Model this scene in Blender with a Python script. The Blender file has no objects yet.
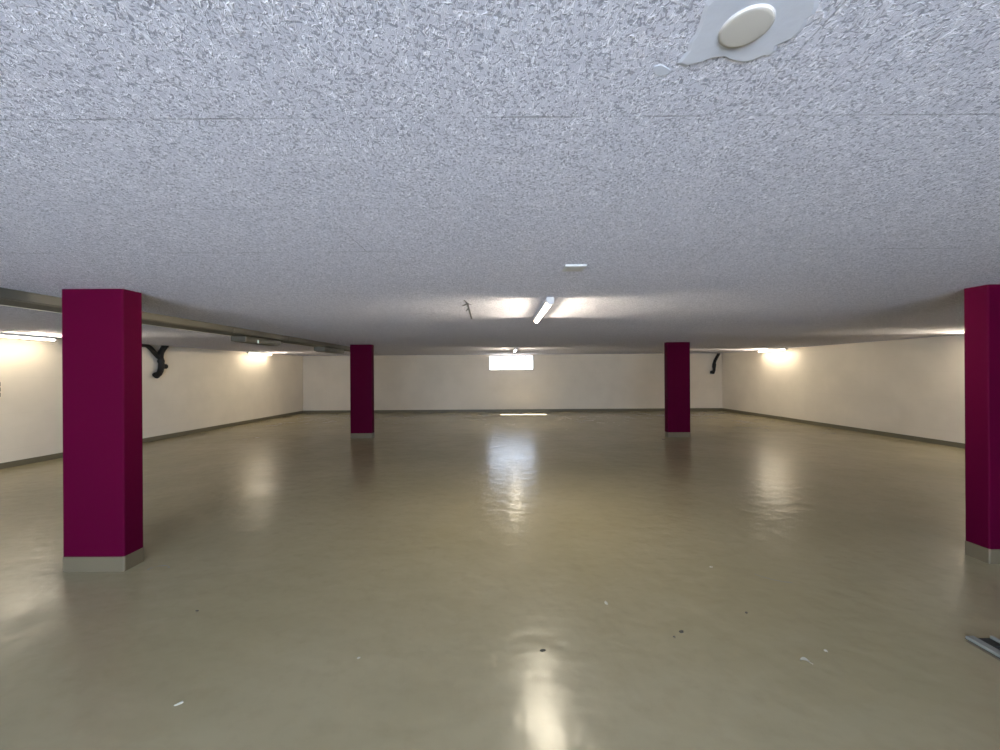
import bpy, bmesh, math, random
from mathutils import Vector, Matrix

random.seed(4)
C = bpy.context.scene.collection
PI = math.pi

# ------------------------------------------------------------------ measures
CAM_H = 1.60          # camera above floor
H = 2.295             # clear height
F = 385.0             # focal length in pixels of the 1000 px wide frame
CEIL = H - CAM_H
BACK = 15.45
FRONT = -4.5


def hor(x):           # image row of the horizon (slight camera roll)
    return 372.0 - 0.0061 * (x - 500.0)


def on_floor(x, y, z=0.0):
    d = F * (CAM_H - z) / (y - hor(x))
    return Vector(((x - 500.0) * d / F, d, z))


def on_ceil(x, y, z=H):
    d = F * (z - CAM_H) / (hor(x) - y)
    return Vector(((x - 500.0) * d / F, d, z))


def left_x(y):
    return -7.905 - (BACK - y) * 0.068


def right_x(y):
    return 8.91 + (BACK - y) * 0.0594


# ------------------------------------------------------------------ materials
def new_mat(name):
    m = bpy.data.materials.new(name)
    m.use_nodes = True
    nt = m.node_tree
    for n in list(nt.nodes):
        nt.nodes.remove(n)
    out = nt.nodes.new('ShaderNodeOutputMaterial')
    b = nt.nodes.new('ShaderNodeBsdfPrincipled')
    nt.links.new(b.outputs[0], out.inputs[0])
    return m, nt, b, out


def srgb(r, g, b):
    def f(c):
        c /= 255.0
        return c / 12.92 if c <= 0.04045 else ((c + 0.055) / 1.055) ** 2.4
    return (f(r), f(g), f(b), 1.0)


class N:
    """tiny node-writing helper"""
    def __init__(self, nt):
        self.nt = nt

    def new(self, t, **kw):
        n = self.nt.nodes.new(t)
        for k, v in kw.items():
            setattr(n, k, v)
        return n

    def link(self, a, b):
        self.nt.links.new(a, b)

    def val(self, sock, v):
        if hasattr(v, 'is_output'):
            self.link(v, sock)
        else:
            sock.default_value = v

    def math(self, op, a, b=None, c=None, clamp=False):
        n = self.new('ShaderNodeMath', operation=op)
        n.use_clamp = clamp
        self.val(n.inputs[0], a)
        if b is not None:
            self.val(n.inputs[1], b)
        if c is not None:
            self.val(n.inputs[2], c)
        return n.outputs[0]

    def noise(self, vec, scale, detail=2.0, rough=0.5, dist=0.0):
        n = self.new('ShaderNodeTexNoise')
        self.link(vec, n.inputs['Vector'])
        n.inputs['Scale'].default_value = scale
        n.inputs['Detail'].default_value = detail
        n.inputs['Roughness'].default_value = rough
        n.inputs['Distortion'].default_value = dist
        return n.outputs['Fac']

    def mapping(self, vec, loc=(0, 0, 0), rot=(0, 0, 0), scale=(1, 1, 1)):
        n = self.new('ShaderNodeMapping')
        self.link(vec, n.inputs['Vector'])
        n.inputs['Location'].default_value = loc
        n.inputs['Rotation'].default_value = rot
        n.inputs['Scale'].default_value = scale
        return n.outputs[0]

    def smooth(self, v, a, b, lo=0.0, hi=1.0):
        n = self.new('ShaderNodeMapRange', interpolation_type='SMOOTHSTEP')
        self.val(n.inputs[0], v)
        n.inputs[1].default_value = a
        n.inputs[2].default_value = b
        n.inputs[3].default_value = lo
        n.inputs[4].default_value = hi
        return n.outputs[0]

    def mix(self, fac, a, b):
        n = self.new('ShaderNodeMix', data_type='RGBA')
        self.val(n.inputs[0], fac)
        self.val(n.inputs[6], a)
        self.val(n.inputs[7], b)
        return n.outputs[2]

    def bump(self, h, strength, dist):
        n = self.new('ShaderNodeBump')
        self.link(h, n.inputs['Height'])
        n.inputs['Strength'].default_value = strength
        n.inputs['Distance'].default_value = dist
        return n.outputs[0]


def paint(name, col, rough=0.6, noise=0.06, scale=6.0, bump=0.15, bscale=60.0, bdist=0.002, metallic=0.0, spec=0.5):
    """painted / plastic / metal surface with a little unevenness"""
    m, nt, b, _ = new_mat(name)
    n = N(nt)
    tc = n.new('ShaderNodeTexCoord').outputs['Object']
    k = n.noise(tc, scale, 3.0)
    dark = tuple(c * (1 - noise) for c in col[:3]) + (1,)
    lite = tuple(min(1, c * (1 + noise)) for c in col[:3]) + (1,)
    n.link(n.mix(k, dark, lite), b.inputs['Base Color'])
    b.inputs['Roughness'].default_value = rough
    b.inputs['Metallic'].default_value = metallic
    b.inputs['Specular IOR Level'].default_value = spec
    if bump:
        n.link(n.bump(n.noise(tc, bscale, 3.0), bump, bdist), b.inputs['Normal'])
    return m


def ceiling_material():
    m, nt, b, _ = new_mat('wood_wool_board')
    n = N(nt)
    tc = n.new('ShaderNodeTexCoord').outputs['Object']
    sep = n.new('ShaderNodeSeparateXYZ')
    n.link(tc, sep.inputs[0])
    X, Y = sep.outputs[0], sep.outputs[1]
    # --- curly wood fibres: level lines of several noise fields
    fib = None
    for i, (sc, w, off, rot) in enumerate([(50, .017, 0.0, 0.2), (62, .020, 7.3, 1.1), (42, .014, 13.9, 2.0), (74, .024, 21.7, 2.8), (56, .018, 31.1, 0.7)]):
        v = n.mapping(tc, loc=(off, off * 1.7, off * .3), rot=(0, 0, rot), scale=(1.0, 0.45, 1.0))
        f = n.noise(v, sc, 1.0, 0.4, 0.5)
        d = n.math('ABSOLUTE', n.math('SUBTRACT', f, 0.5))
        r = n.smooth(d, 0.0, w, 1.0, 0.0)
        lvl = n.math('MULTIPLY', r, 1.0 - 0.13 * i)
        fib = lvl if fib is None else n.math('MAXIMUM', fib, lvl)
    blotch = n.noise(tc, 26.0, 3.0, 0.6)
    pits = None
    for off, rot, sc in ((3, 0.3, 165.0), (11, 1.35, 175.0), (17, 2.4, 150.0)):
        v = n.mapping(tc, rot=(0, 0, rot))
        v = n.mapping(v, loc=(off, off * .7, 1), scale=(1.0, 0.42, 1.0))
        q = n.smooth(n.noise(v, sc, 1.0, 0.5), 0.29, 0.42, 0.0, 1.0)
        pits = q if pits is None else n.math('MULTIPLY', pits, q)
    # --- boards of 2.0 x 0.58 m with staggered butt joints
    row = n.math('FLOOR', n.math('DIVIDE', n.math('SUBTRACT', Y, 0.47), 0.58))
    fy = n.math('ABSOLUTE', n.math('SUBTRACT', n.math('FRACT', n.math('ADD', n.math('DIVIDE', n.math('SUBTRACT', Y, 0.47), 0.58), 0.5)), 0.5))
    fy = n.math('MULTIPLY', fy, 0.58)
    off = n.math('ADD', n.math('ADD', n.math('MULTIPLY', n.math('MULTIPLY', row, row), 0.2375), n.math('MULTIPLY', row, -1.1825)), 0.655)
    fx = n.math('ABSOLUTE', n.math('SUBTRACT', n.math('FRACT', n.math('ADD', n.math('DIVIDE', n.math('SUBTRACT', X, off), 2.0), 40.5)), 0.5))
    fx = n.math('MULTIPLY', fx, 2.0)
    wob = n.noise(tc, 5.0, 2.0)
    every = n.math('ABSOLUTE', n.math('SUBTRACT', n.math('FRACT', n.math('ADD', n.math('DIVIDE', n.math('SUBTRACT', Y, 1.05), 1.16), 0.5)), 0.5))
    wid = n.math('ADD', 0.0006, n.math('MULTIPLY', n.smooth(every, 0.1, 0.3, 1.0, 0.25), n.math('MULTIPLY', wob, 0.0042)))
    jy = n.math('LESS_THAN', fy, wid)
    jx = n.math('LESS_THAN', fx, n.math('MULTIPLY', wob, 0.0028))
    joint = n.math('MAXIMUM', jy, jx)
    # --- colour
    h = n.math('MULTIPLY', n.math('ADD', n.math('MULTIPLY', fib, 0.75), n.math('MULTIPLY', blotch, 0.5)), n.math('ADD', 0.5, n.math('MULTIPLY', pits, 0.5)))
    base = n.mix(n.smooth(h, 0.10, 0.8), srgb(194, 192, 204), srgb(246, 244, 252))
    base = n.mix(n.smooth(pits, 0.0, 0.9, 0.55, 0.0), base, srgb(92, 95, 106))
    base = n.mix(n.math('MULTIPLY', joint, n.smooth(n.noise(n.mapping(tc, loc=(6, 6, 6)), 3.0, 3.0), 0.4, 0.65, 0.1, 0.7)), base, srgb(95, 95, 100))
    n.link(base, b.inputs['Base Color'])
    b.inputs['Roughness'].default_value = 0.85
    b.inputs['Specular IOR Level'].default_value = 0.2
    hh = n.math('SUBTRACT', h, n.math('MULTIPLY', joint, 0.4))
    n.link(n.bump(hh, 0.7, 0.0036), b.inputs['Normal'])
    return m


def floor_material():
    m, nt, b, _ = new_mat('olive_grey_floor_coating')
    n = N(nt)
    tc = n.new('ShaderNodeTexCoord').outputs['Object']
    k = n.noise(tc, 0.6, 3.0, 0.55)
    k2 = n.noise(n.mapping(tc, loc=(9, 2, 0)), 9.0, 4.0, 0.6)
    col = n.mix(n.smooth(k, 0.3, 0.7), srgb(152, 142, 112), srgb(161, 151, 122))
    col = n.mix(n.smooth(k2, 0.45, 0.75, 0.0, 0.35), col, srgb(143, 133, 105))
    n.link(col, b.inputs['Base Color'])
    rr = n.noise(n.mapping(tc, loc=(4, 4, 0)), 2.2, 3.0)
    n.link(n.smooth(rr, 0.25, 0.75, 0.20, 0.265), b.inputs['Roughness'])
    b.inputs['Specular IOR Level'].default_value = 0.5
    # trowelled waviness: long low undulations plus fine ripples
    w1 = n.noise(n.mapping(tc, scale=(1.0, 1.25, 1.0)), 4.2, 2.0, 0.45, 0.2)
    w2 = n.noise(n.mapping(tc, loc=(7, 1, 0)), 13.0, 2.0, 0.5)
    w3 = n.noise(n.mapping(tc, loc=(2, 8, 0)), 60.0, 1.0, 0.5)
    hh = n.math('ADD', n.math('ADD', n.math('MULTIPLY', w1, 1.0), n.math('MULTIPLY', w2, 0.12)), n.math('MULTIPLY', w3, 0.0))
    n.link(n.bump(hh, 0.52, 0.014), b.inputs['Normal'])
    return m


def wall_material():
    m, nt, b, _ = new_mat('white_wall_paint')
    n = N(nt)
    tc = n.new('ShaderNodeTexCoord').outputs['Object']
    k = n.noise(tc, 0.8, 4.0, 0.6)
    col = n.mix(n.smooth(k, 0.3, 0.7), srgb(217, 205, 188), srgb(226, 214, 197))
    # faint formwork joints across the concrete
    sep = n.new('ShaderNodeSeparateXYZ')
    n.link(tc, sep.inputs[0])
    z = sep.outputs[2]
    fz = n.math('ABSOLUTE', n.math('SUBTRACT', n.math('FRACT', n.math('DIVIDE', z, 0.62)), 0.5))
    col = n.mix(n.math('MULTIPLY', n.math('LESS_THAN', fz, 0.006), 0.10), col, srgb(170, 165, 156))
    n.link(col, b.inputs['Base Color'])
    b.inputs['Roughness'].default_value = 0.8
    b.inputs['Specular IOR Level'].default_value = 0.25
    n.link(n.bump(n.noise(tc, 70.0, 3.0), 0.12, 0.003), b.inputs['Normal'])
    return m


def emit(name, col, strength):
    m = bpy.data.materials.new(name)
    m.use_nodes = True
    nt = m.node_tree
    for n in list(nt.nodes):
        nt.nodes.remove(n)
    out = nt.nodes.new('ShaderNodeOutputMaterial')
    e = nt.nodes.new('ShaderNodeEmission')
    e.inputs[0].default_value = col
    e.inputs[1].default_value = strength
    nt.links.new(e.outputs[0], out.inputs[0])
    return m


def glass_material():
    m, nt, b, out = new_mat('window_glass')
    b.inputs['Base Color'].default_value = (1, 1, 1, 1)
    b.inputs['Roughness'].default_value = 0.0
    b.inputs['IOR'].default_value = 1.02
    b.inputs['Transmission Weight'].default_value = 1.0
    tr = nt.nodes.new('ShaderNodeBsdfTransparent')
    mix = nt.nodes.new('ShaderNodeMixShader')
    mix.inputs[0].default_value = 0.06
    nt.links.new(tr.outputs[0], mix.inputs[1])
    nt.links.new(b.outputs[0], mix.inputs[2])
    nt.links.new(mix.outputs[0], out.inputs[0])
    return m


M_CEIL = ceiling_material()
M_FLOOR = floor_material()
M_WALL = wall_material()
M_BASE = paint('grey_skirting_coating', srgb(106, 98, 77), 0.5, 0.05, 4, 0.1)
M_MAG = paint('magenta_wall_paint', srgb(74, 0, 35), 0.65, 0.05, 3.0, 0.16, 90.0, 0.003, spec=0.05)
M_PLINTH = paint('grey_plinth_paint', srgb(102, 92, 72), 0.5, 0.05, 4.0, 0.12)
M_WHITE = paint('white_lacquered_steel', srgb(225, 224, 226), 0.4, 0.02, 5, 0.0)
M_CAP = paint('white_plastic', srgb(190, 188, 186), 0.45, 0.02, 5, 0.0)
M_COVER = paint('cream_plastic_cover', srgb(188, 182, 174), 0.6, 0.03, 20, 0.05)
M_PATCH = paint('smooth_white_filler', srgb(198, 199, 208), 0.75, 0.04, 30, 0.25, 40.0, 0.003)
M_DUCT = paint('grey_sheet_duct', srgb(88, 84, 75), 0.6, 0.06, 3, 0.05)
M_DUCTBOT = paint('dark_duct_underside', srgb(92, 86, 72), 0.7, 0.06, 3, 0.05)
M_EDGE = paint('pale_edge_strip', srgb(214, 210, 196), 0.5, 0.04, 3, 0.0)
M_BOX = paint('dark_grey_box', srgb(92, 88, 78), 0.5, 0.1, 6, 0.1)
M_PIPE = paint('black_plastic_pipe', srgb(26, 23, 21), 0.5, 0.2, 12, 0.1, spec=0.25)
M_STEEL = paint('galvanised_steel', srgb(140, 144, 138), 0.5, 0.08, 20, 0.1, metallic=0.35)
M_DARK = paint('dark_slot_shade_and_rocker', srgb(38, 40, 36), 0.7, 0.1, 20, 0.1)
M_BROWN = paint('brown_plastic', srgb(84, 66, 44), 0.5, 0.1, 20, 0.0)
M_CHIP = paint('pale_chip', srgb(172, 167, 150), 0.7, 0.1, 200, 0.2)
M_CRUMB = paint('dark_crumb', srgb(74, 68, 56), 0.8, 0.2, 200, 0.2)
M_SCUFF = paint('scuffed_coating', srgb(112, 108, 92), 0.5, 0.08, 60, 0.1)
M_CRACK = paint('dark_crack', srgb(92, 91, 94), 0.9, 0.1, 60, 0.1)
M_GROUND = paint('pale_paving_outside', srgb(190, 188, 182), 0.8, 0.06, 2, 0.1)
M_LED = emit('lit_led_diffuser', (1.0, 0.89, 0.69, 1), 19.0)
M_TAG = emit('small_indicator_lamp', (0.85, 1.0, 0.92, 1), .7)
M_GLASS = glass_material()


# ------------------------------------------------------------------ mesh helpers
def add_box(bm, x0, x1, y0, y1, z0, z1):
    vs = [bm.verts.new(p) for p in ((x0, y0, z0), (x1, y0, z0), (x1, y1, z0), (x0, y1, z0),
                                    (x0, y0, z1), (x1, y0, z1), (x1, y1, z1), (x0, y1, z1))]
    for q in ((3, 2, 1, 0), (4, 5, 6, 7), (0, 1, 5, 4), (1, 2, 6, 5), (2, 3, 7, 6), (3, 0, 4, 7)):
        bm.faces.new([vs[i] for i in q])


def add_prism(bm, pts, z0, z1):
    """vertical prism over a polygon of (x, y)"""
    lo = [bm.verts.new((p[0], p[1], z0)) for p in pts]
    hi = [bm.verts.new((p[0], p[1], z1)) for p in pts]
    n = len(pts)
    bm.faces.new(lo[::-1])
    bm.faces.new(hi)
    for i in range(n):
        bm.faces.new((lo[i], lo[(i + 1) % n], hi[(i + 1) % n], hi[i]))


def add_extrude_y(bm, prof, y0, y1):
    """profile of (x, z) pulled along y"""
    a = [bm.verts.new((p[0], y0, p[1])) for p in prof]
    b = [bm.verts.new((p[0], y1, p[1])) for p in prof]
    n = len(prof)
    bm.faces.new(a)
    bm.faces.new(b[::-1])
    for i in range(n):
        bm.faces.new((a[i], b[i], b[(i + 1) % n], a[(i + 1) % n]))


def add_tube(bm, path, r, seg=16, closed_ends=True):
    """round tube along a path; r may be one radius or one per point"""
    pts = [Vector(p) for p in path]
    rs = r if isinstance(r, (list, tuple)) else [r] * len(pts)
    rings = []
    side = None
    for i, p in enumerate(pts):
        if i == 0:
            t = pts[1] - pts[0]
        elif i == len(pts) - 1:
            t = pts[-1] - pts[-2]
        else:
            t = (pts[i + 1] - p).normalized() + (p - pts[i - 1]).normalized()
        t.normalize()
        if side is None:
            ref = Vector((0, 0, 1)) if abs(t.z) < 0.9 else Vector((1, 0, 0))
            side = t.cross(ref).normalized()
        else:
            side = (side - t * side.dot(t)).normalized()
        up = t.cross(side)
        rings.append([bm.verts.new(p + (side * math.cos(2 * PI * k / seg) + up * math.sin(2 * PI * k / seg)) * rs[i]) for k in range(seg)])
    for a, b in zip(rings, rings[1:]):
        for k in range(seg):
            bm.faces.new((a[k], a[(k + 1) % seg], b[(k + 1) % seg], b[k]))
    if closed_ends:
        bm.faces.new(rings[0][::-1])
        bm.faces.new(rings[-1])


def smooth_path(pts, n=6):
    """Catmull-Rom through points"""
    P = [Vector(p) for p in pts]
    P = [P[0] * 2 - P[1]] + P + [P[-1] * 2 - P[-2]]
    out = []
    for i in range(1, len(P) - 2):
        for k in range(n):
            t = k / n
            a, b, c, d = P[i - 1], P[i], P[i + 1], P[i + 2]
            out.append(0.5 * ((2 * b) + (c - a) * t + (2 * a - 5 * b + 4 * c - d) * t * t + (3 * b - a - 3 * c + d) * t ** 3))
    out.append(P[-2])
    return out


def add_lathe(bm, prof, seg=48, centre=(0, 0, 0)):
    """profile of (r, z), turned about z"""
    c = Vector(centre)
    rings = []
    for r, z in prof:
        if r < 1e-6:
            rings.append([bm.verts.new(c + Vector((0, 0, z)))])
        else:
            rings.append([bm.verts.new(c + Vector((r * math.cos(2 * PI * k / seg), r * math.sin(2 * PI * k / seg), z))) for k in range(seg)])
    for a, b in zip(rings, rings[1:]):
        for k in range(seg):
            k2 = (k + 1) % seg
            if len(a) == 1 and len(b) == 1:
                continue
            if len(a) == 1:
                bm.faces.new((a[0], b[k2], b[k]))
            elif len(b) == 1:
                bm.faces.new((a[k], a[k2], b[0]))
            else:
                bm.faces.new((a[k], a[k2], b[k2], b[k]))


def bevel(bm, w, seg=2):
    bmesh.ops.bevel(bm, geom=list(bm.edges), offset=w, segments=seg, profile=0.5, affect='EDGES', clamp_overlap=True)


def obj(name, bm, mat, parent=None, loc=None, smooth=False):
    bmesh.ops.recalc_face_normals(bm, faces=bm.faces)
    me = bpy.data.meshes.new(name)
    bm.to_mesh(me)
    bm.free()
    me.materials.append(mat)
    if smooth:
        for p in me.polygons:
            p.use_smooth = True
    o = bpy.data.objects.new(name, me)
    C.objects.link(o)
    if parent:
        o.parent = parent
    if loc is not None:
        o.location = loc
    return o


def tag(o, label, cat, group=None):
    o['label'] = label
    o['category'] = cat
    if group:
        o['group'] = group
    return o


def thing(name, label, cat, loc=(0, 0, 0), rotz=0.0, group=None):
    o = bpy.data.objects.new(name, None)
    C.objects.link(o)
    o.empty_display_size = 0.1
    o.location = loc
    o.rotation_euler = (0, 0, rotz)
    return tag(o, label, cat, group)


def struct(name, bm, mat, parent=None):
    o = obj(name, bm, mat, parent)
    if parent is None:
        o['kind'] = 'structure'
    return o


def dup(root, loc, label, rotz=0.0, group=None):
    r = root.copy()
    C.objects.link(r)
    r.location = loc
    r.rotation_euler = (0, 0, rotz)
    r['label'] = label
    if group:
        r['group'] = group
    for ch in list(root.children):
        c = ch.copy()
        C.objects.link(c)
        c.parent = r
        for g in list(ch.children):
            d = g.copy()
            C.objects.link(d)
            d.parent = c
    return r


B = bmesh.new

# ------------------------------------------------------------------ the room shell
T = 0.12
fl = [(left_x(FRONT), FRONT), (right_x(FRONT), FRONT), (right_x(BACK), BACK), (left_x(BACK), BACK)]
fo = [(left_x(FRONT) - T, FRONT - T), (right_x(FRONT) + T, FRONT - T), (right_x(BACK) + T, BACK + T), (left_x(BACK) - T, BACK + T)]
bm = B(); add_prism(bm, fo, -0.15, 0.0); floor = struct('floor', bm, M_FLOOR)
bm = B(); add_prism(bm, fo, H, H + 0.2); ceiling = struct('ceiling', bm, M_CEIL)

bm = B(); add_prism(bm, [fo[0], fl[0], fl[3], fo[3]], 0, H); struct('wall_left', bm, M_WALL)
bm = B(); add_prism(bm, [fl[1], fo[1], fo[2], fl[2]], 0, H); struct('wall_right', bm, M_WALL)

# back wall with the window opening
WX0, WX1, WZ0, WZ1 = -0.437, 1.344, 1.672, 2.262
bm = B()
add_prism(bm, [fl[3], (WX0, BACK), (WX0, BACK + T), fo[3]], 0, H)
add_prism(bm, [(WX1, BACK), fl[2], fo[2], (WX1, BACK + T)], 0, H)
add_box(bm, WX0, WX1, BACK, BACK + T, 0, WZ0)
add_box(bm, WX0, WX1, BACK, BACK + T, WZ1, H)
struct('wall_back', bm, M_WALL)

# front wall (behind the camera) with the vehicle entrance the daylight comes through
DX0, DX1, DZ = -3.8, 2.0, 2.2
bm = B()
add_prism(bm, [fo[0], (DX0, FRONT - T), (DX0, FRONT), fl[0]], 0, H)
add_prism(bm, [(DX1, FRONT - T), fo[1], fl[1], (DX1, FRONT)], 0, H)
add_box(bm, DX0, DX1, FRONT - T, FRONT, DZ, H)
struct('wall_front', bm, M_WALL)

# grey skirting along the walls
BH, BT = 0.10, 0.012
bm = B(); add_prism(bm, [(fl[0][0], FRONT), (fl[0][0] + BT, FRONT), (fl[3][0] + BT, BACK), (fl[3][0], BACK)], 0, BH)
struct('baseboard_left', bm, M_BASE)
bm = B(); add_prism(bm, [(fl[1][0] - BT, FRONT), (fl[1][0], FRONT), (fl[2][0], BACK), (fl[2][0] - BT, BACK)], 0, BH)
struct('baseboard_right', bm, M_BASE)
bm = B(); add_box(bm, fl[3][0] + BT, fl[2][0] - BT, BACK - BT, BACK, 0, BH)
struct('baseboard_back', bm, M_BASE)

# window: frame, two mullions, panes
win = bpy.data.objects.new('window_1', None)
C.objects.link(win)
win['kind'] = 'structure'
fy0, fy1, fw = BACK + 0.035, BACK + 0.085, 0.03
m1 = WX0 + (WX1 - WX0) * 0.255
m2 = WX0 + (WX1 - WX0) * 0.82
bm = B()
add_box(bm, WX0, WX1, fy0, fy1, WZ0, WZ0 + fw)
add_box(bm, WX0, WX1, fy0, fy1, WZ1 - fw, WZ1)
add_box(bm, WX0, WX0 + fw, fy0, fy1, WZ0 + fw, WZ1 - fw)
add_box(bm, WX1 - fw, WX1, fy0, fy1, WZ0 + fw, WZ1 - fw)
for mx in (m1, m2):
    add_box(bm, mx - 0.012, mx + 0.012, fy0, fy1, WZ0 + fw, WZ1 - fw)
obj('window_frame', bm, M_WHITE, win)
for a, b_ in ((WX0 + fw, m1 - .012), (m1 + .012, m2 - .012), (m2 + .012, WX1 - fw)):
    bm = B(); add_box(bm, a, b_, BACK + 0.056, BACK + 0.062, WZ0 + fw, WZ1 - fw)
    obj('window_pane', bm, M_GLASS, win)

# ground outside, behind the window and in front of the entrance
bm = B(); add_box(bm, -30, 30, BACK + T + 0.02, BACK + 40, 1.2, 1.62); struct('trim_1', bm, M_GROUND).name = 'ground_outside'
bm = B(); add_box(bm, -30, 30, FRONT - T - 25, FRONT - T - 0.01, -0.2, -0.01); struct('driveway_outside', bm, M_GROUND)

# smooth filler patch in the ceiling around the round cover, and a smaller dab
def ceil_patch(pix, drop):
    bm_ = B()
    pts = [on_ceil(*p) for p in pix]
    ce = sum(pts, Vector()) / len(pts)
    lo = [bm_.verts.new((p.x, p.y, H - drop * 0.35)) for p in pts]
    inn = [bm_.verts.new((ce.x + (p.x - ce.x) * .93, ce.y + (p.y - ce.y) * .93, H - drop)) for p in pts]
    up = [bm_.verts.new((p.x, p.y, H + 0.004)) for p in pts]
    n_ = len(pts)
    bm_.faces.new(inn)
    for i in range(n_):
        j = (i + 1) % n_
        bm_.faces.new((lo[i], lo[j], inn[j], inn[i]))
        bm_.faces.new((up[i], up[j], lo[j], lo[i]))
    return bm_

outline = [(708, 2), (704, 14), (701, 24), (697, 34), (691, 42), (689, 51), (684, 57), (679, 63), (686, 66), (695, 63), (702, 62), (710, 58),
           (718, 57), (726, 56), (731, 59), (738, 61), (746, 62), (753, 61), (760, 58), (766, 55), (772, 55), (777, 51),
           (779, 45), (786, 42), (795, 38), (803, 31), (808, 24), (811, 17), (817, 13), (821, 5), (822, -4), (810, -16),
           (796, -22), (778, -24), (758, -21), (736, -17), (720, -9)]
obj('smooth_patch', ceil_patch(outline, 0.0028), M_PATCH, ceiling)
obj('smooth_patch', ceil_patch([(655, 70), (656, 66), (663, 64), (669, 67), (673, 70), (670, 74), (662, 76), (657, 74)], 0.0012), M_PATCH, ceiling)

# forked dark crack in the ceiling left of the middle lamp
def strip(bm_, p, q, w0, w1, z):
    a, b_ = Vector((p.x, p.y)), Vector((q.x, q.y))
    d = (b_ - a).normalized(); s = Vector((-d.y, d.x))
    top = []
    for zz in (z, H + 0.002):
        top.append([bm_.verts.new((v.x, v.y, zz)) for v in (a - s * w0, a + s * w0, b_ + s * w1, b_ - s * w1)])
    lo, hi = top
    bm_.faces.new(lo)
    for i in range(4):
        bm_.faces.new((lo[i], lo[(i + 1) % 4], hi[(i + 1) % 4], hi[i]))

bm = B()
seq = [(472, 319), (470.6, 314), (469, 308), (468, 303.5)]
for a, b_ in zip(seq, seq[1:]):
    strip(bm, on_ceil(*a), on_ceil(*b_), 0.010, 0.010, H - 0.0015)
strip(bm, on_ceil(468, 303.5), on_ceil(463, 306), 0.016, 0.009, H - 0.0015)
strip(bm, on_ceil(468, 303.5), on_ceil(472, 304.5), 0.014, 0.007, H - 0.0015)
strip(bm, on_ceil(468, 303.5), on_ceil(464.5, 300), 0.012, 0.006, H - 0.0015)
strip(bm, on_ceil(469, 308), on_ceil(466.5, 311), 0.009, 0.005, H - 0.0015)
obj('crack', bm, M_CRACK, ceiling)

# ------------------------------------------------------------------ magenta pillars
def pillar(x0, x1, y0, y1, label):
    t = thing('concrete_pillar', label, 'pillar', ((x0 + x1) / 2, (y0 + y1) / 2, 0), 0, 'magenta pillars with grey bases')
    w, d = (x1 - x0) / 2, (y1 - y0) / 2
    bm_ = B(); add_box(bm_, -w, w, -d, d, 0.118, H)
    ed = [e for e in bm_.edges if abs(e.verts[0].co.z - e.verts[1].co.z) > 1]
    bmesh.ops.bevel(bm_, geom=ed, offset=0.012, segments=3, profile=0.5, affect='EDGES')
    obj('shaft', bm_, M_MAG, t)
    e = 0.003
    bm_ = B(); add_box(bm_, -w - e, w + e, -d - e, d + e, 0, 0.12)
    ed = [e_ for e_ in bm_.edges if abs(e_.verts[0].co.z - e_.verts[1].co.z) > .1]
    bmesh.ops.bevel(bm_, geom=ed, offset=0.012, segments=3, profile=0.5, affect='EDGES')
    obj('plinth', bm_, M_PLINTH, t)

pillar(-3.56, -3.06, 3.125, 3.30, 'large magenta pillar nearest the camera on the left, with grey base')
pillar(4.01, 4.56, 3.16, 3.33, 'large magenta pillar cut off by the right edge of the photo')
pillar(-3.67, -3.14, 9.42, 9.60, 'distant magenta pillar left of the window, where the ceiling duct passes behind')
pillar(4.035, 4.585, 9.28, 9.46, 'distant magenta pillar right of the window, near the black pipe in the corner')

# ------------------------------------------------------------------ batten lights
LL = 1.36
def batten(loc, label, rotz=0.0):
    t = thing('ceiling_batten_light', label, 'ceiling light', loc, rotz, 'white LED batten lights')
    h = LL / 2
    # steel body fixed to the ceiling
    bm_ = B()
    add_extrude_y(bm_, [(-.032, 0), (.032, 0), (.034, -.034), (.034, -.040), (-.034, -.040), (-.032, -.034)], -h, h)
    hs_ = obj('housing', bm_, M_WHITE, t)
    # glowing diffuser
    prof = [(-.0285 * math.cos(a), -.0405 - .030 * math.sin(a)) for a in [i * PI / 10 for i in range(11)]]
    bm_ = B()
    add_extrude_y(bm_, prof, -h + .012, h - .012)
    obj('diffuser', bm_, M_LED, t)
    for s in (-1, 1):
        bm_ = B()
        pr = [(-.035, -.001), (.035, -.001)] + [(.036 * math.cos(a), -.039 - .033 * math.sin(a)) for a in [i * PI / 10 for i in range(11)]]
        a, b_ = sorted((s * (h - .012), s * (h + .012)))
        add_extrude_y(bm_, pr, a, b_)
        obj('end_cap', bm_, M_CAP, hs_)
    return t

LZ = H
mid = batten((0.472, 4.27, LZ), 'lit white batten light in the middle of the ceiling, nearest the camera')
spots = [
    ((0.472, 11.6, LZ), 'tiny lit batten light on the far ceiling just above the window', 0),
    ((-7.88, 12.65, LZ), 'lit batten light at the top of the left wall, beyond the black branching pipe', math.atan(0.068)),
    ((-8.20, 6.45, LZ), 'lit batten light atop the left wall, at the photo edge beside the large pillar', math.atan(0.068)),
    ((8.83, 12.5, LZ), 'lit batten light at the top of the right wall, right of the far pillar', -math.atan(0.0594)),
    ((9.20, 6.8, LZ), 'lit batten light high by the right wall, hidden by the large right pillar', -math.atan(0.0594)),
]
for loc, lab, rz in spots:
    dup(mid, loc, lab, rz, 'white LED batten lights')

# sideways throw of the open ceiling battens (area lamps added beside the diffusers to light the ceiling)
def area(name, loc, rot, sx, sy, power, col, spread=PI):
    L = bpy.data.lights.new(name, 'AREA')
    L.shape = 'RECTANGLE'
    L.size, L.size_y = sx, sy
    L.energy = power
    L.color = col
    L.spread = spread
    o = bpy.data.objects.new(name, L)
    C.objects.link(o)
    o.location = loc
    o.rotation_euler = rot
    return o

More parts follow.
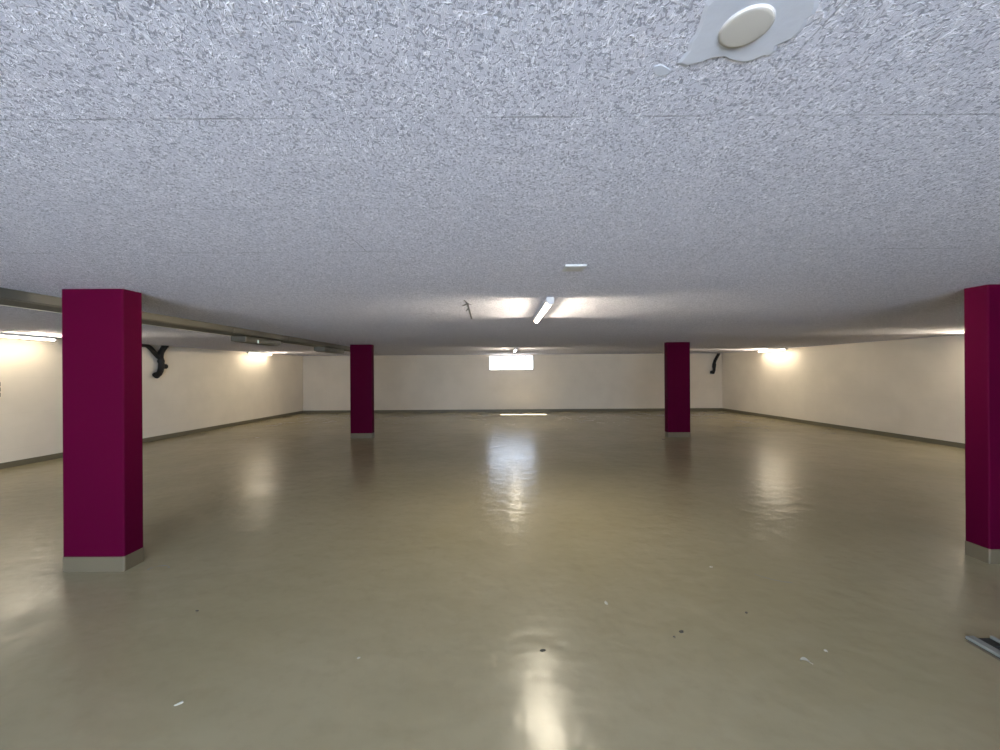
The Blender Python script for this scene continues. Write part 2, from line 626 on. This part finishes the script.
WARM = (1.0, 0.89, 0.69)
for (x, y, sides) in ((0.472, 4.27, (-1, 1)), (0.472, 11.6, (-1, 1)), (-7.88, 12.65, (1,)), (-8.20, 6.45, (1,)), (8.83, 12.5, (-1,)), (9.20, 6.8, (-1,))):
    for s in sides:
        # area lamps shine along local -Z; turned to face +-X and a little upward
        d = Vector((s, 0, -0.08 if len(sides) == 2 else 0.13)).normalized()
        q = d.to_track_quat('-Z', 'Y')
        o = area('batten_side_lamp', (x + s * 0.037, y, H - 0.05), q.to_euler(), 0.04, LL - .06, 14.0 if len(sides) == 2 else 26.0, WARM, math.radians(52 if len(sides) == 2 else 34))
        zax = -d; yax = Vector((0, 1, 0)); xax = yax.cross(zax)
        o.rotation_euler = Matrix((xax, yax, zax)).transposed().to_euler()

for x, y, pw in ((0.472, 4.27, 24.0), (0.472, 11.6, 12.0), (-7.88, 12.65, 5.0), (-8.20, 6.45, 8.0), (8.83, 12.5, 10.0), (9.20, 6.8, 20.0)):
    area('batten_down_lamp', (x, y, H - 0.0725), (0, 0, 0), 0.05, LL - .06, pw, WARM)

# ------------------------------------------------------------------ ceiling duct on the left, with two boxes under it
d0, d1 = FRONT + .3, 11.6
dx1, dx0, dz0 = -3.95, -4.31, H - 0.083
t = thing('ceiling_duct', 'long flat grey duct running under the ceiling along the left side', 'duct', ((dx0 + dx1) / 2, d0, H))
hw, dl = (dx1 - dx0) / 2, d1 - d0
bm = B(); add_box(bm, -hw, hw, 0, dl, -0.083, 0); bevel(bm, .006, 1); casing = obj('casing', bm, M_DUCT, t)
bm = B(); add_box(bm, -hw + .01, hw - .03, 0.01, dl - .01, -0.088, -0.0825); obj('bottom_panel', bm, M_DUCTBOT, t)
bm = B(); add_box(bm, -hw - .014, -hw, 0, dl, -0.092, -0.080); obj('edge_strip', bm, M_EDGE, casing)
for k in range(9):
    yy = 0.9 + k * 1.5
    bm = B()
    add_box(bm, -hw - .006, hw + .006, yy, yy + .03, -0.0905, -0.0835)
    add_box(bm, hw, hw + .006, yy, yy + .03, -0.0835, 0)
    obj('bracket', bm, M_DUCT, t)

def duct_box(y0, y1, xa, xb, drop, label, light):
    t_ = thing('ceiling_duct_box', label, 'junction box', ((xa + xb) / 2, y0, dz0 - 0.0105), 0, 'boxes under the ceiling duct')
    w_ = (xb - xa) / 2; ll = y1 - y0
    bm_ = B(); add_box(bm_, -w_, w_, 0, ll, -drop, 0); bevel(bm_, .012, 2); obj('body', bm_, M_BOX, t_)
    bm_ = B(); add_box(bm_, -w_ + .03, w_ - .03, .04, ll - .04, -drop - .008, -drop + .001); obj('lid', bm_, M_DUCTBOT, t_)
    if light:
        bm_ = B(); add_box(bm_, w_ - .002, w_ + .010, ll * .30, ll * .30 + .022, -drop - .010, -drop + .045); obj('indicator', bm_, M_TAG, t_)

duct_box(6.15, 7.15, -4.30, -4.06, 0.085, 'dark box under the duct with a small pale indicator, above the left wall light', True)
duct_box(8.85, 9.95, -4.28, -4.02, 0.095, 'dark box under the duct right beside the far left pillar', False)

# ------------------------------------------------------------------ black drain pipes
def wall_left_pt(x, y, off=0.10):
    """point on a plane parallel to the left wall, off metres into the room"""
    # x = left_x(Y)+off ; (px-500)/F = x / Y
    k = (x - 500.0) / F
    Y = (-7.905 - BACK * 0.068 + off) / (k - 0.068)
    return Vector((k * Y, Y, CAM_H + (hor(x) - y) * Y / F))

t = thing('drain_pipe', 'black branching drain pipe on the left wall beside the large pillar', 'pipe', (0, 0, 0))
trunk = [wall_left_pt(*p) for p in ((160.2, 356), (161.2, 361), (161.3, 367), (160, 372), (157.5, 375))]
tip = trunk[-1] + Vector((0.16, -0.10, -0.02))
br_l = [wall_left_pt(*p) for p in ((139, 344.8), (146, 345.2), (150.5, 348), (154.5, 352.6), (158, 356.5), (160.3, 358.5))]
br_r = [wall_left_pt(*p) for p in ((166.5, 341.8), (165.5, 345.5), (163, 349.5), (161, 353), (160.3, 358.5))]
base = wall_left_pt(160, 357)
def loc_path(path):
    return [Vector(p) - base for p in path]
t.location = base
R0 = 0.056
bm = B(); add_tube(bm, smooth_path(loc_path(trunk)), R0 * 1.1); mp = obj('main_pipe', bm, M_PIPE, t, smooth=True)
bm = B(); add_tube(bm, smooth_path(loc_path(br_l)), R0 * .92); obj('branch', bm, M_PIPE, t, smooth=True)
bm = B(); add_tube(bm, smooth_path(loc_path(br_r)), R0 * 1.12); obj('branch', bm, M_PIPE, t, smooth=True)
e_in, e_out = wall_left_pt(159.4, 373.4), wall_left_pt(155.9, 375.6)
bm = B(); add_tube(bm, [e_in - base, e_out - base], R0 * 1.15); obj('outlet', bm, M_PIPE, t, smooth=False)
bm = B(); add_tube(bm, [e_out - (e_out - e_in).normalized() * .03 - base, e_out - base + (e_out - e_in).normalized() * .012], R0 * 1.36); obj('collar', bm, M_PIPE, mp)
s1 = wall_left_pt(164.6, 366.5)
s_in = Vector((left_x(s1.y) + .004, s1.y, s1.z))
bm = B(); add_tube(bm, [s_in - base, s1 + Vector((.05, -.02, 0)) - base], R0 * 1.05); obj('outlet', bm, M_PIPE, t)
c1, c2 = wall_left_pt(166.4, 342.0), wall_left_pt(164.9, 346.6)
bm = B(); add_tube(bm, [c1 - base, c2 - base], R0 * 1.34); obj('collar', bm, M_PIPE, mp)
c1, c2 = wall_left_pt(160.9, 359.8), wall_left_pt(161.2, 362.4)
bm = B(); add_tube(bm, [c1 - base, c2 - base], R0 * 1.28); obj('collar', bm, M_PIPE, mp)

def wall_back_pt(x, y, off=0.09):
    Y = BACK - off
    return Vector(((x - 500.0) * Y / F, Y, CAM_H + (hor(x) - y) * Y / F))

base = wall_back_pt(714, 365)
t = thing('drain_pipe', 'short black bent drain pipe hanging by the far right corner', 'pipe', base)
p2 = [wall_back_pt(*p) for p in ((719.2, 353.2), (716.8, 357.5), (714.8, 361.5), (713.9, 366), (714.1, 369.5), (713.2, 372.2))]
bm = B(); add_tube(bm, smooth_path(loc_path(p2)), [R0] * 31); mp = obj('main_pipe', bm, M_PIPE, t, smooth=True)
c1, c2 = wall_back_pt(714.3, 363.6), wall_back_pt(713.95, 367.6)
bm = B(); add_tube(bm, [c1 - base, c2 - base], R0 * 1.25); obj('collar', bm, M_PIPE, mp)
w1 = wall_back_pt(712.8, 372.2)
bm = B(); add_tube(bm, [Vector((w1.x, BACK - .004, w1.z)) - base, w1 + Vector((-.01, -.04, -.01)) - base], R0 * 1.2); obj('outlet', bm, M_PIPE, t)

# ------------------------------------------------------------------ ceiling fittings
ce = Vector((0.500, 0.776, H))
t = thing('ceiling_round_cover', 'round cream plastic cover in a smooth patch of the near ceiling', 'ceiling cover', ce)
bm = B()
r = 0.0475
add_lathe(bm, [(r * 1.0, .004), (r * 1.0, -.0045), (r * .992, -.006), (r * .97, -.0068), (r * .85, -.0071), (r * .5, -.0074), (0, -.0075)])
obj('cover_disc', bm, M_COVER, t, smooth=True)
bm = B()
add_lathe(bm, [(r * 1.06, .004), (r * 1.04, -.0036), (r * 1.0, -.0044), (r * .9, -.0048)])
obj('rim', bm, M_CAP, t, smooth=True)

pl = thing('ceiling_cover_plate', 'small flat white square plate on the ceiling before the middle lamp', 'cover plate', (0.497, 2.56, H))
bm = B(); add_box(bm, -.070, .070, -.068, .068, -.013, .0); bevel(bm, .003, 2); obj('plate', bm, M_CAP, pl)
bm = B(); add_box(bm, -.052, .052, -.05, .05, -.0148, -.0125); bevel(bm, .0008, 1); obj('lid', bm, M_COVER, pl)

# ------------------------------------------------------------------ fitting on the left wall at the picture edge
yb = 6.47
ang = math.atan(0.068)
t = thing('wall_switch', 'small dark switch fitting on the left wall, cut by the left photo edge', 'switch', (left_x(yb), yb, 1.355), ang)
bm = B(); add_box(bm, 0.0, .035, -.10, .06, -.15, .15); bevel(bm, .006, 2); obj('back_box', bm, M_CAP, t)
for zc in (-.09, 0.0, .09):
    bm = B(); add_box(bm, .034, .055, -.085, .052, zc - .036, zc + .036); bevel(bm, .005, 2); obj('rocker', bm, M_BROWN if zc else M_DARK, t)

# ------------------------------------------------------------------ drain channel in the floor, lower right
gx0, gx1, gy0, gy1 = 2.75, 2.915, 0.35, 2.285
t = thing('floor_drain', 'steel edged slotted drain channel in the floor at lower right', 'drain', ((gx0 + gx1) / 2, gy0, 0))
w, l = (gx1 - gx0) / 2, gy1 - gy0
bm = B(); add_box(bm, -w, w, 0, l, 0.0005, 0.004); obj('channel', bm, M_DARK, t)  # dark slab instead of a hole: the slot's shade is put into its colour
for nm, a, b_ in (('frame_rail', -w, -w + .05), ('frame_rail', w - .02, w)):
    bm = B(); add_box(bm, a, b_, 0, l, 0.001, 0.020); bevel(bm, .003, 1); obj(nm, bm, M_STEEL, t)
for k in range(32):
    yy = .03 + k * (l - .05) / 32
    bm = B(); add_box(bm, -w + .0501, w - .0201, yy, yy + .014, 0.003, 0.012); obj('grate_bar', bm, M_STEEL if False else M_DARK, t)
bm = B(); add_box(bm, -w - .022, -w - .004, 0.1, l - .02, 0.0, 0.0025); obj('dark_edge_strip', bm, M_PLINTH, t)  # darker strip on the floor along the left rail

# ------------------------------------------------------------------ bits lying on the floor
def chip(name, px, py, lx, ly, hz, mat, label, cat, rot=0.0, seed=1, sides=7, group=None):
    p = on_floor(px, py)
    rnd = random.Random(seed)
    bm_ = B()
    prof = []
    for k in range(sides):
        a = 2 * PI * k / sides
        rr = rnd.uniform(.7, 1.1)
        prof.append((math.cos(a) * lx * rr, math.sin(a) * ly * rr))
    lo = [bm_.verts.new((x, y, 0.0006)) for x, y in prof]
    mi = [bm_.verts.new((x * .94, y * .94, hz * rnd.uniform(.4, .8))) for x, y in prof]
    top = bm_.verts.new((lx * .1, -ly * .1, hz))
    n_ = sides
    bm_.faces.new(lo[::-1])
    for i in range(n_):
        j = (i + 1) % n_
        bm_.faces.new((lo[i], lo[j], mi[j], mi[i]))
        bm_.faces.new((mi[i], mi[j], top))
    o = obj(name, bm_, mat, None, p)
    o.rotation_euler = (0, 0, rot)
    return tag(o, label, cat, group)

chip('paint_chip', 604.5, 603, .012, .024, .006, M_CHIP, 'small pale chip on the floor near the middle, above the nearest light reflection', 'chip', .15, 2)
chip('dirt_crumb', 680, 632, .018, .014, .008, M_CRUMB, 'larger of two dark crumbs lying close together on the floor right of centre', 'crumb', .3, 3)
chip('dirt_crumb', 672.5, 637, .010, .008, .006, M_CRUMB, 'smaller of two dark crumbs lying close together on the floor right of centre', 'crumb', .1, 4)
chip('dirt_crumb', 745, 613, .009, .009, .006, M_CRUMB, 'single dark speck on the floor above the dry leaf', 'crumb', 0, 5)
chip('paint_chip', 824, 651, .010, .010, .006, M_CHIP, 'tiny pale chip on the floor to the right of the dry leaf', 'chip', .7, 6)
chip('paint_chip', 710, 567, .018, .014, .004, M_CHIP, 'faint pale chip on the floor farthest back right of centre', 'chip', 0, 7)
chip('paint_chip', 177, 704, .022, .008, .008, M_CHIP, 'pale elongated chip on the floor at lower left, below the large pillar', 'chip', .8, 8)
chip('dirt_crumb', 195.5, 611, .016, .008, .005, M_CRUMB, 'dark speck on the floor right of the large left pillar', 'crumb', -.1, 9)
chip('dirt_crumb', 541, 650.5, .020, .010, .006, M_CRUMB, 'dark crumb lying in the lamp reflection at bottom centre', 'crumb', .1, 10)
chip('paint_chip', 357, 658, .012, .007, .004, M_CHIP, 'tiny pale chip on the bare floor at lower left of centre', 'chip', .4, 11)
chip('dirt_crumb', 663, 417.5 + 22, .05, .05, .008, M_CRUMB, 'dark speck on the floor by the foot of the far right pillar', 'crumb', 0, 12)

# dry leaf: a curled pointed blade with a stalk
p = on_floor(803, 662)
t = thing('dry_leaf', 'small curled pale dry leaf lying on the floor at lower right', 'leaf', p, -.35)
bm = B()
L_, W_ = .044, .013
rows = []
for i in range(9):
    u = i / 8
    ww = W_ * math.sin(PI * min(1, u * 1.02)) ** .8 + .0006
    x = (u - .5) * L_
    z = .004 + .008 * math.sin(PI * u)
    rows.append([bm.verts.new((x, -ww, z + .005)), bm.verts.new((x, 0, z - .002)), bm.verts.new((x, ww, z + .006))])
for a, b_ in zip(rows, rows[1:]):
    for k in range(2):
        bm.faces.new((a[k], b_[k], b_[k + 1], a[k + 1]))
obj('blade', bm, M_CHIP, t, smooth=True)
bm = B(); add_tube(bm, [(L_ * .45, 0, .0035), (L_ * .6, -.002, .003), (L_ * .8, -.007, .0022)], .0016, 8); obj('stalk', bm, M_CHIP, t)

# curved scuff in the coating beside the left pillar
bm = B()
c = on_floor(157, 569)
pts = []
for i in range(15):
    a = math.radians(200 - i * 13)
    pts.append((c.x + .075 * math.cos(a), c.y + .055 * math.sin(a)))
for zz in (0,):
    vi = []
    for i, (x, y) in enumerate(pts):
        k = .006 + .004 * math.sin(i)
        dx, dy = x - c.x, y - c.y
        q = math.hypot(dx, dy)
        vi.append((bm.verts.new((x - dx / q * k, y - dy / q * k, .0012)), bm.verts.new((x + dx / q * k, y + dy / q * k, .0012))))
    for a, b_ in zip(vi, vi[1:]):
        bm.faces.new((a[0], a[1], b_[1], b_[0]))
obj('scuff_mark', bm, M_SCUFF, floor)
bm = B()
pts = [on_floor(x, y) for x, y in ((753, 574), (763, 577.5), (773, 580), (783, 582), (791, 582.6))]
vi = [(bm.verts.new((q.x, q.y - .006, .001)), bm.verts.new((q.x, q.y + .006, .001))) for q in pts]
for a, b_ in zip(vi, vi[1:]):
    bm.faces.new((a[0], b_[0], b_[1], a[1]))
obj('scuff_mark', bm, M_SCUFF, floor)

# ------------------------------------------------------------------ daylight
w = bpy.data.worlds.new('World')
bpy.context.scene.world = w
w.use_nodes = True
nt = w.node_tree
bg = nt.nodes['Background']
sky = nt.nodes.new('ShaderNodeTexSky')
sky.sky_type = 'HOSEK_WILKIE'
sky.sun_direction = Vector((-.3, .5, .75)).normalized()
sky.turbidity = 3.0
hs = nt.nodes.new('ShaderNodeHueSaturation')
hs.inputs['Saturation'].default_value = 0.55
nt.links.new(sky.outputs[0], hs.inputs['Color'])
nt.links.new(hs.outputs[0], bg.inputs[0])
bg.inputs[1].default_value = 30.0

# sun over the far side of the building: a thin strip falls through the window
S = bpy.data.lights.new('sun', 'SUN')
S.energy = 90.0
S.color = (1.0, .98, .97)
S.angle = math.radians(0.5)
so = bpy.data.objects.new('sun', S)
C.objects.link(so)
so.rotation_euler = Vector((0.42, -1.06, -1.97)).to_track_quat('-Z', 'Y').to_euler()
so.location = (0, 20, 10)

# open entrance behind the camera: cool sky light
o = area('entrance_daylight', ((DX0 + DX1) / 2, FRONT - 0.02, DZ / 2 + 0.02), (PI / 2, 0, PI), DX1 - DX0 - .1, DZ - .1, 800.0, (0.61, 0.77, 1.0))
o.rotation_euler = Vector((0, 1, 0.75)).to_track_quat('-Z', 'Z').to_euler()

# ------------------------------------------------------------------ camera
cam = bpy.data.cameras.new('camera')
cam.sensor_width = 36.0
cam.sensor_fit = 'HORIZONTAL'
cam.lens = F / 1000.0 * 36.0
cam.shift_y = -0.003
cam.clip_start = 0.02
co = bpy.data.objects.new('camera', cam)
C.objects.link(co)
co.location = (0, 0, CAM_H)
co.rotation_euler = (PI / 2, math.atan(0.0061), 0)
bpy.context.scene.camera = co

vs = bpy.context.scene.view_settings
vs.view_transform = 'Standard'
vs.look = 'None'
vs.exposure = 0.0
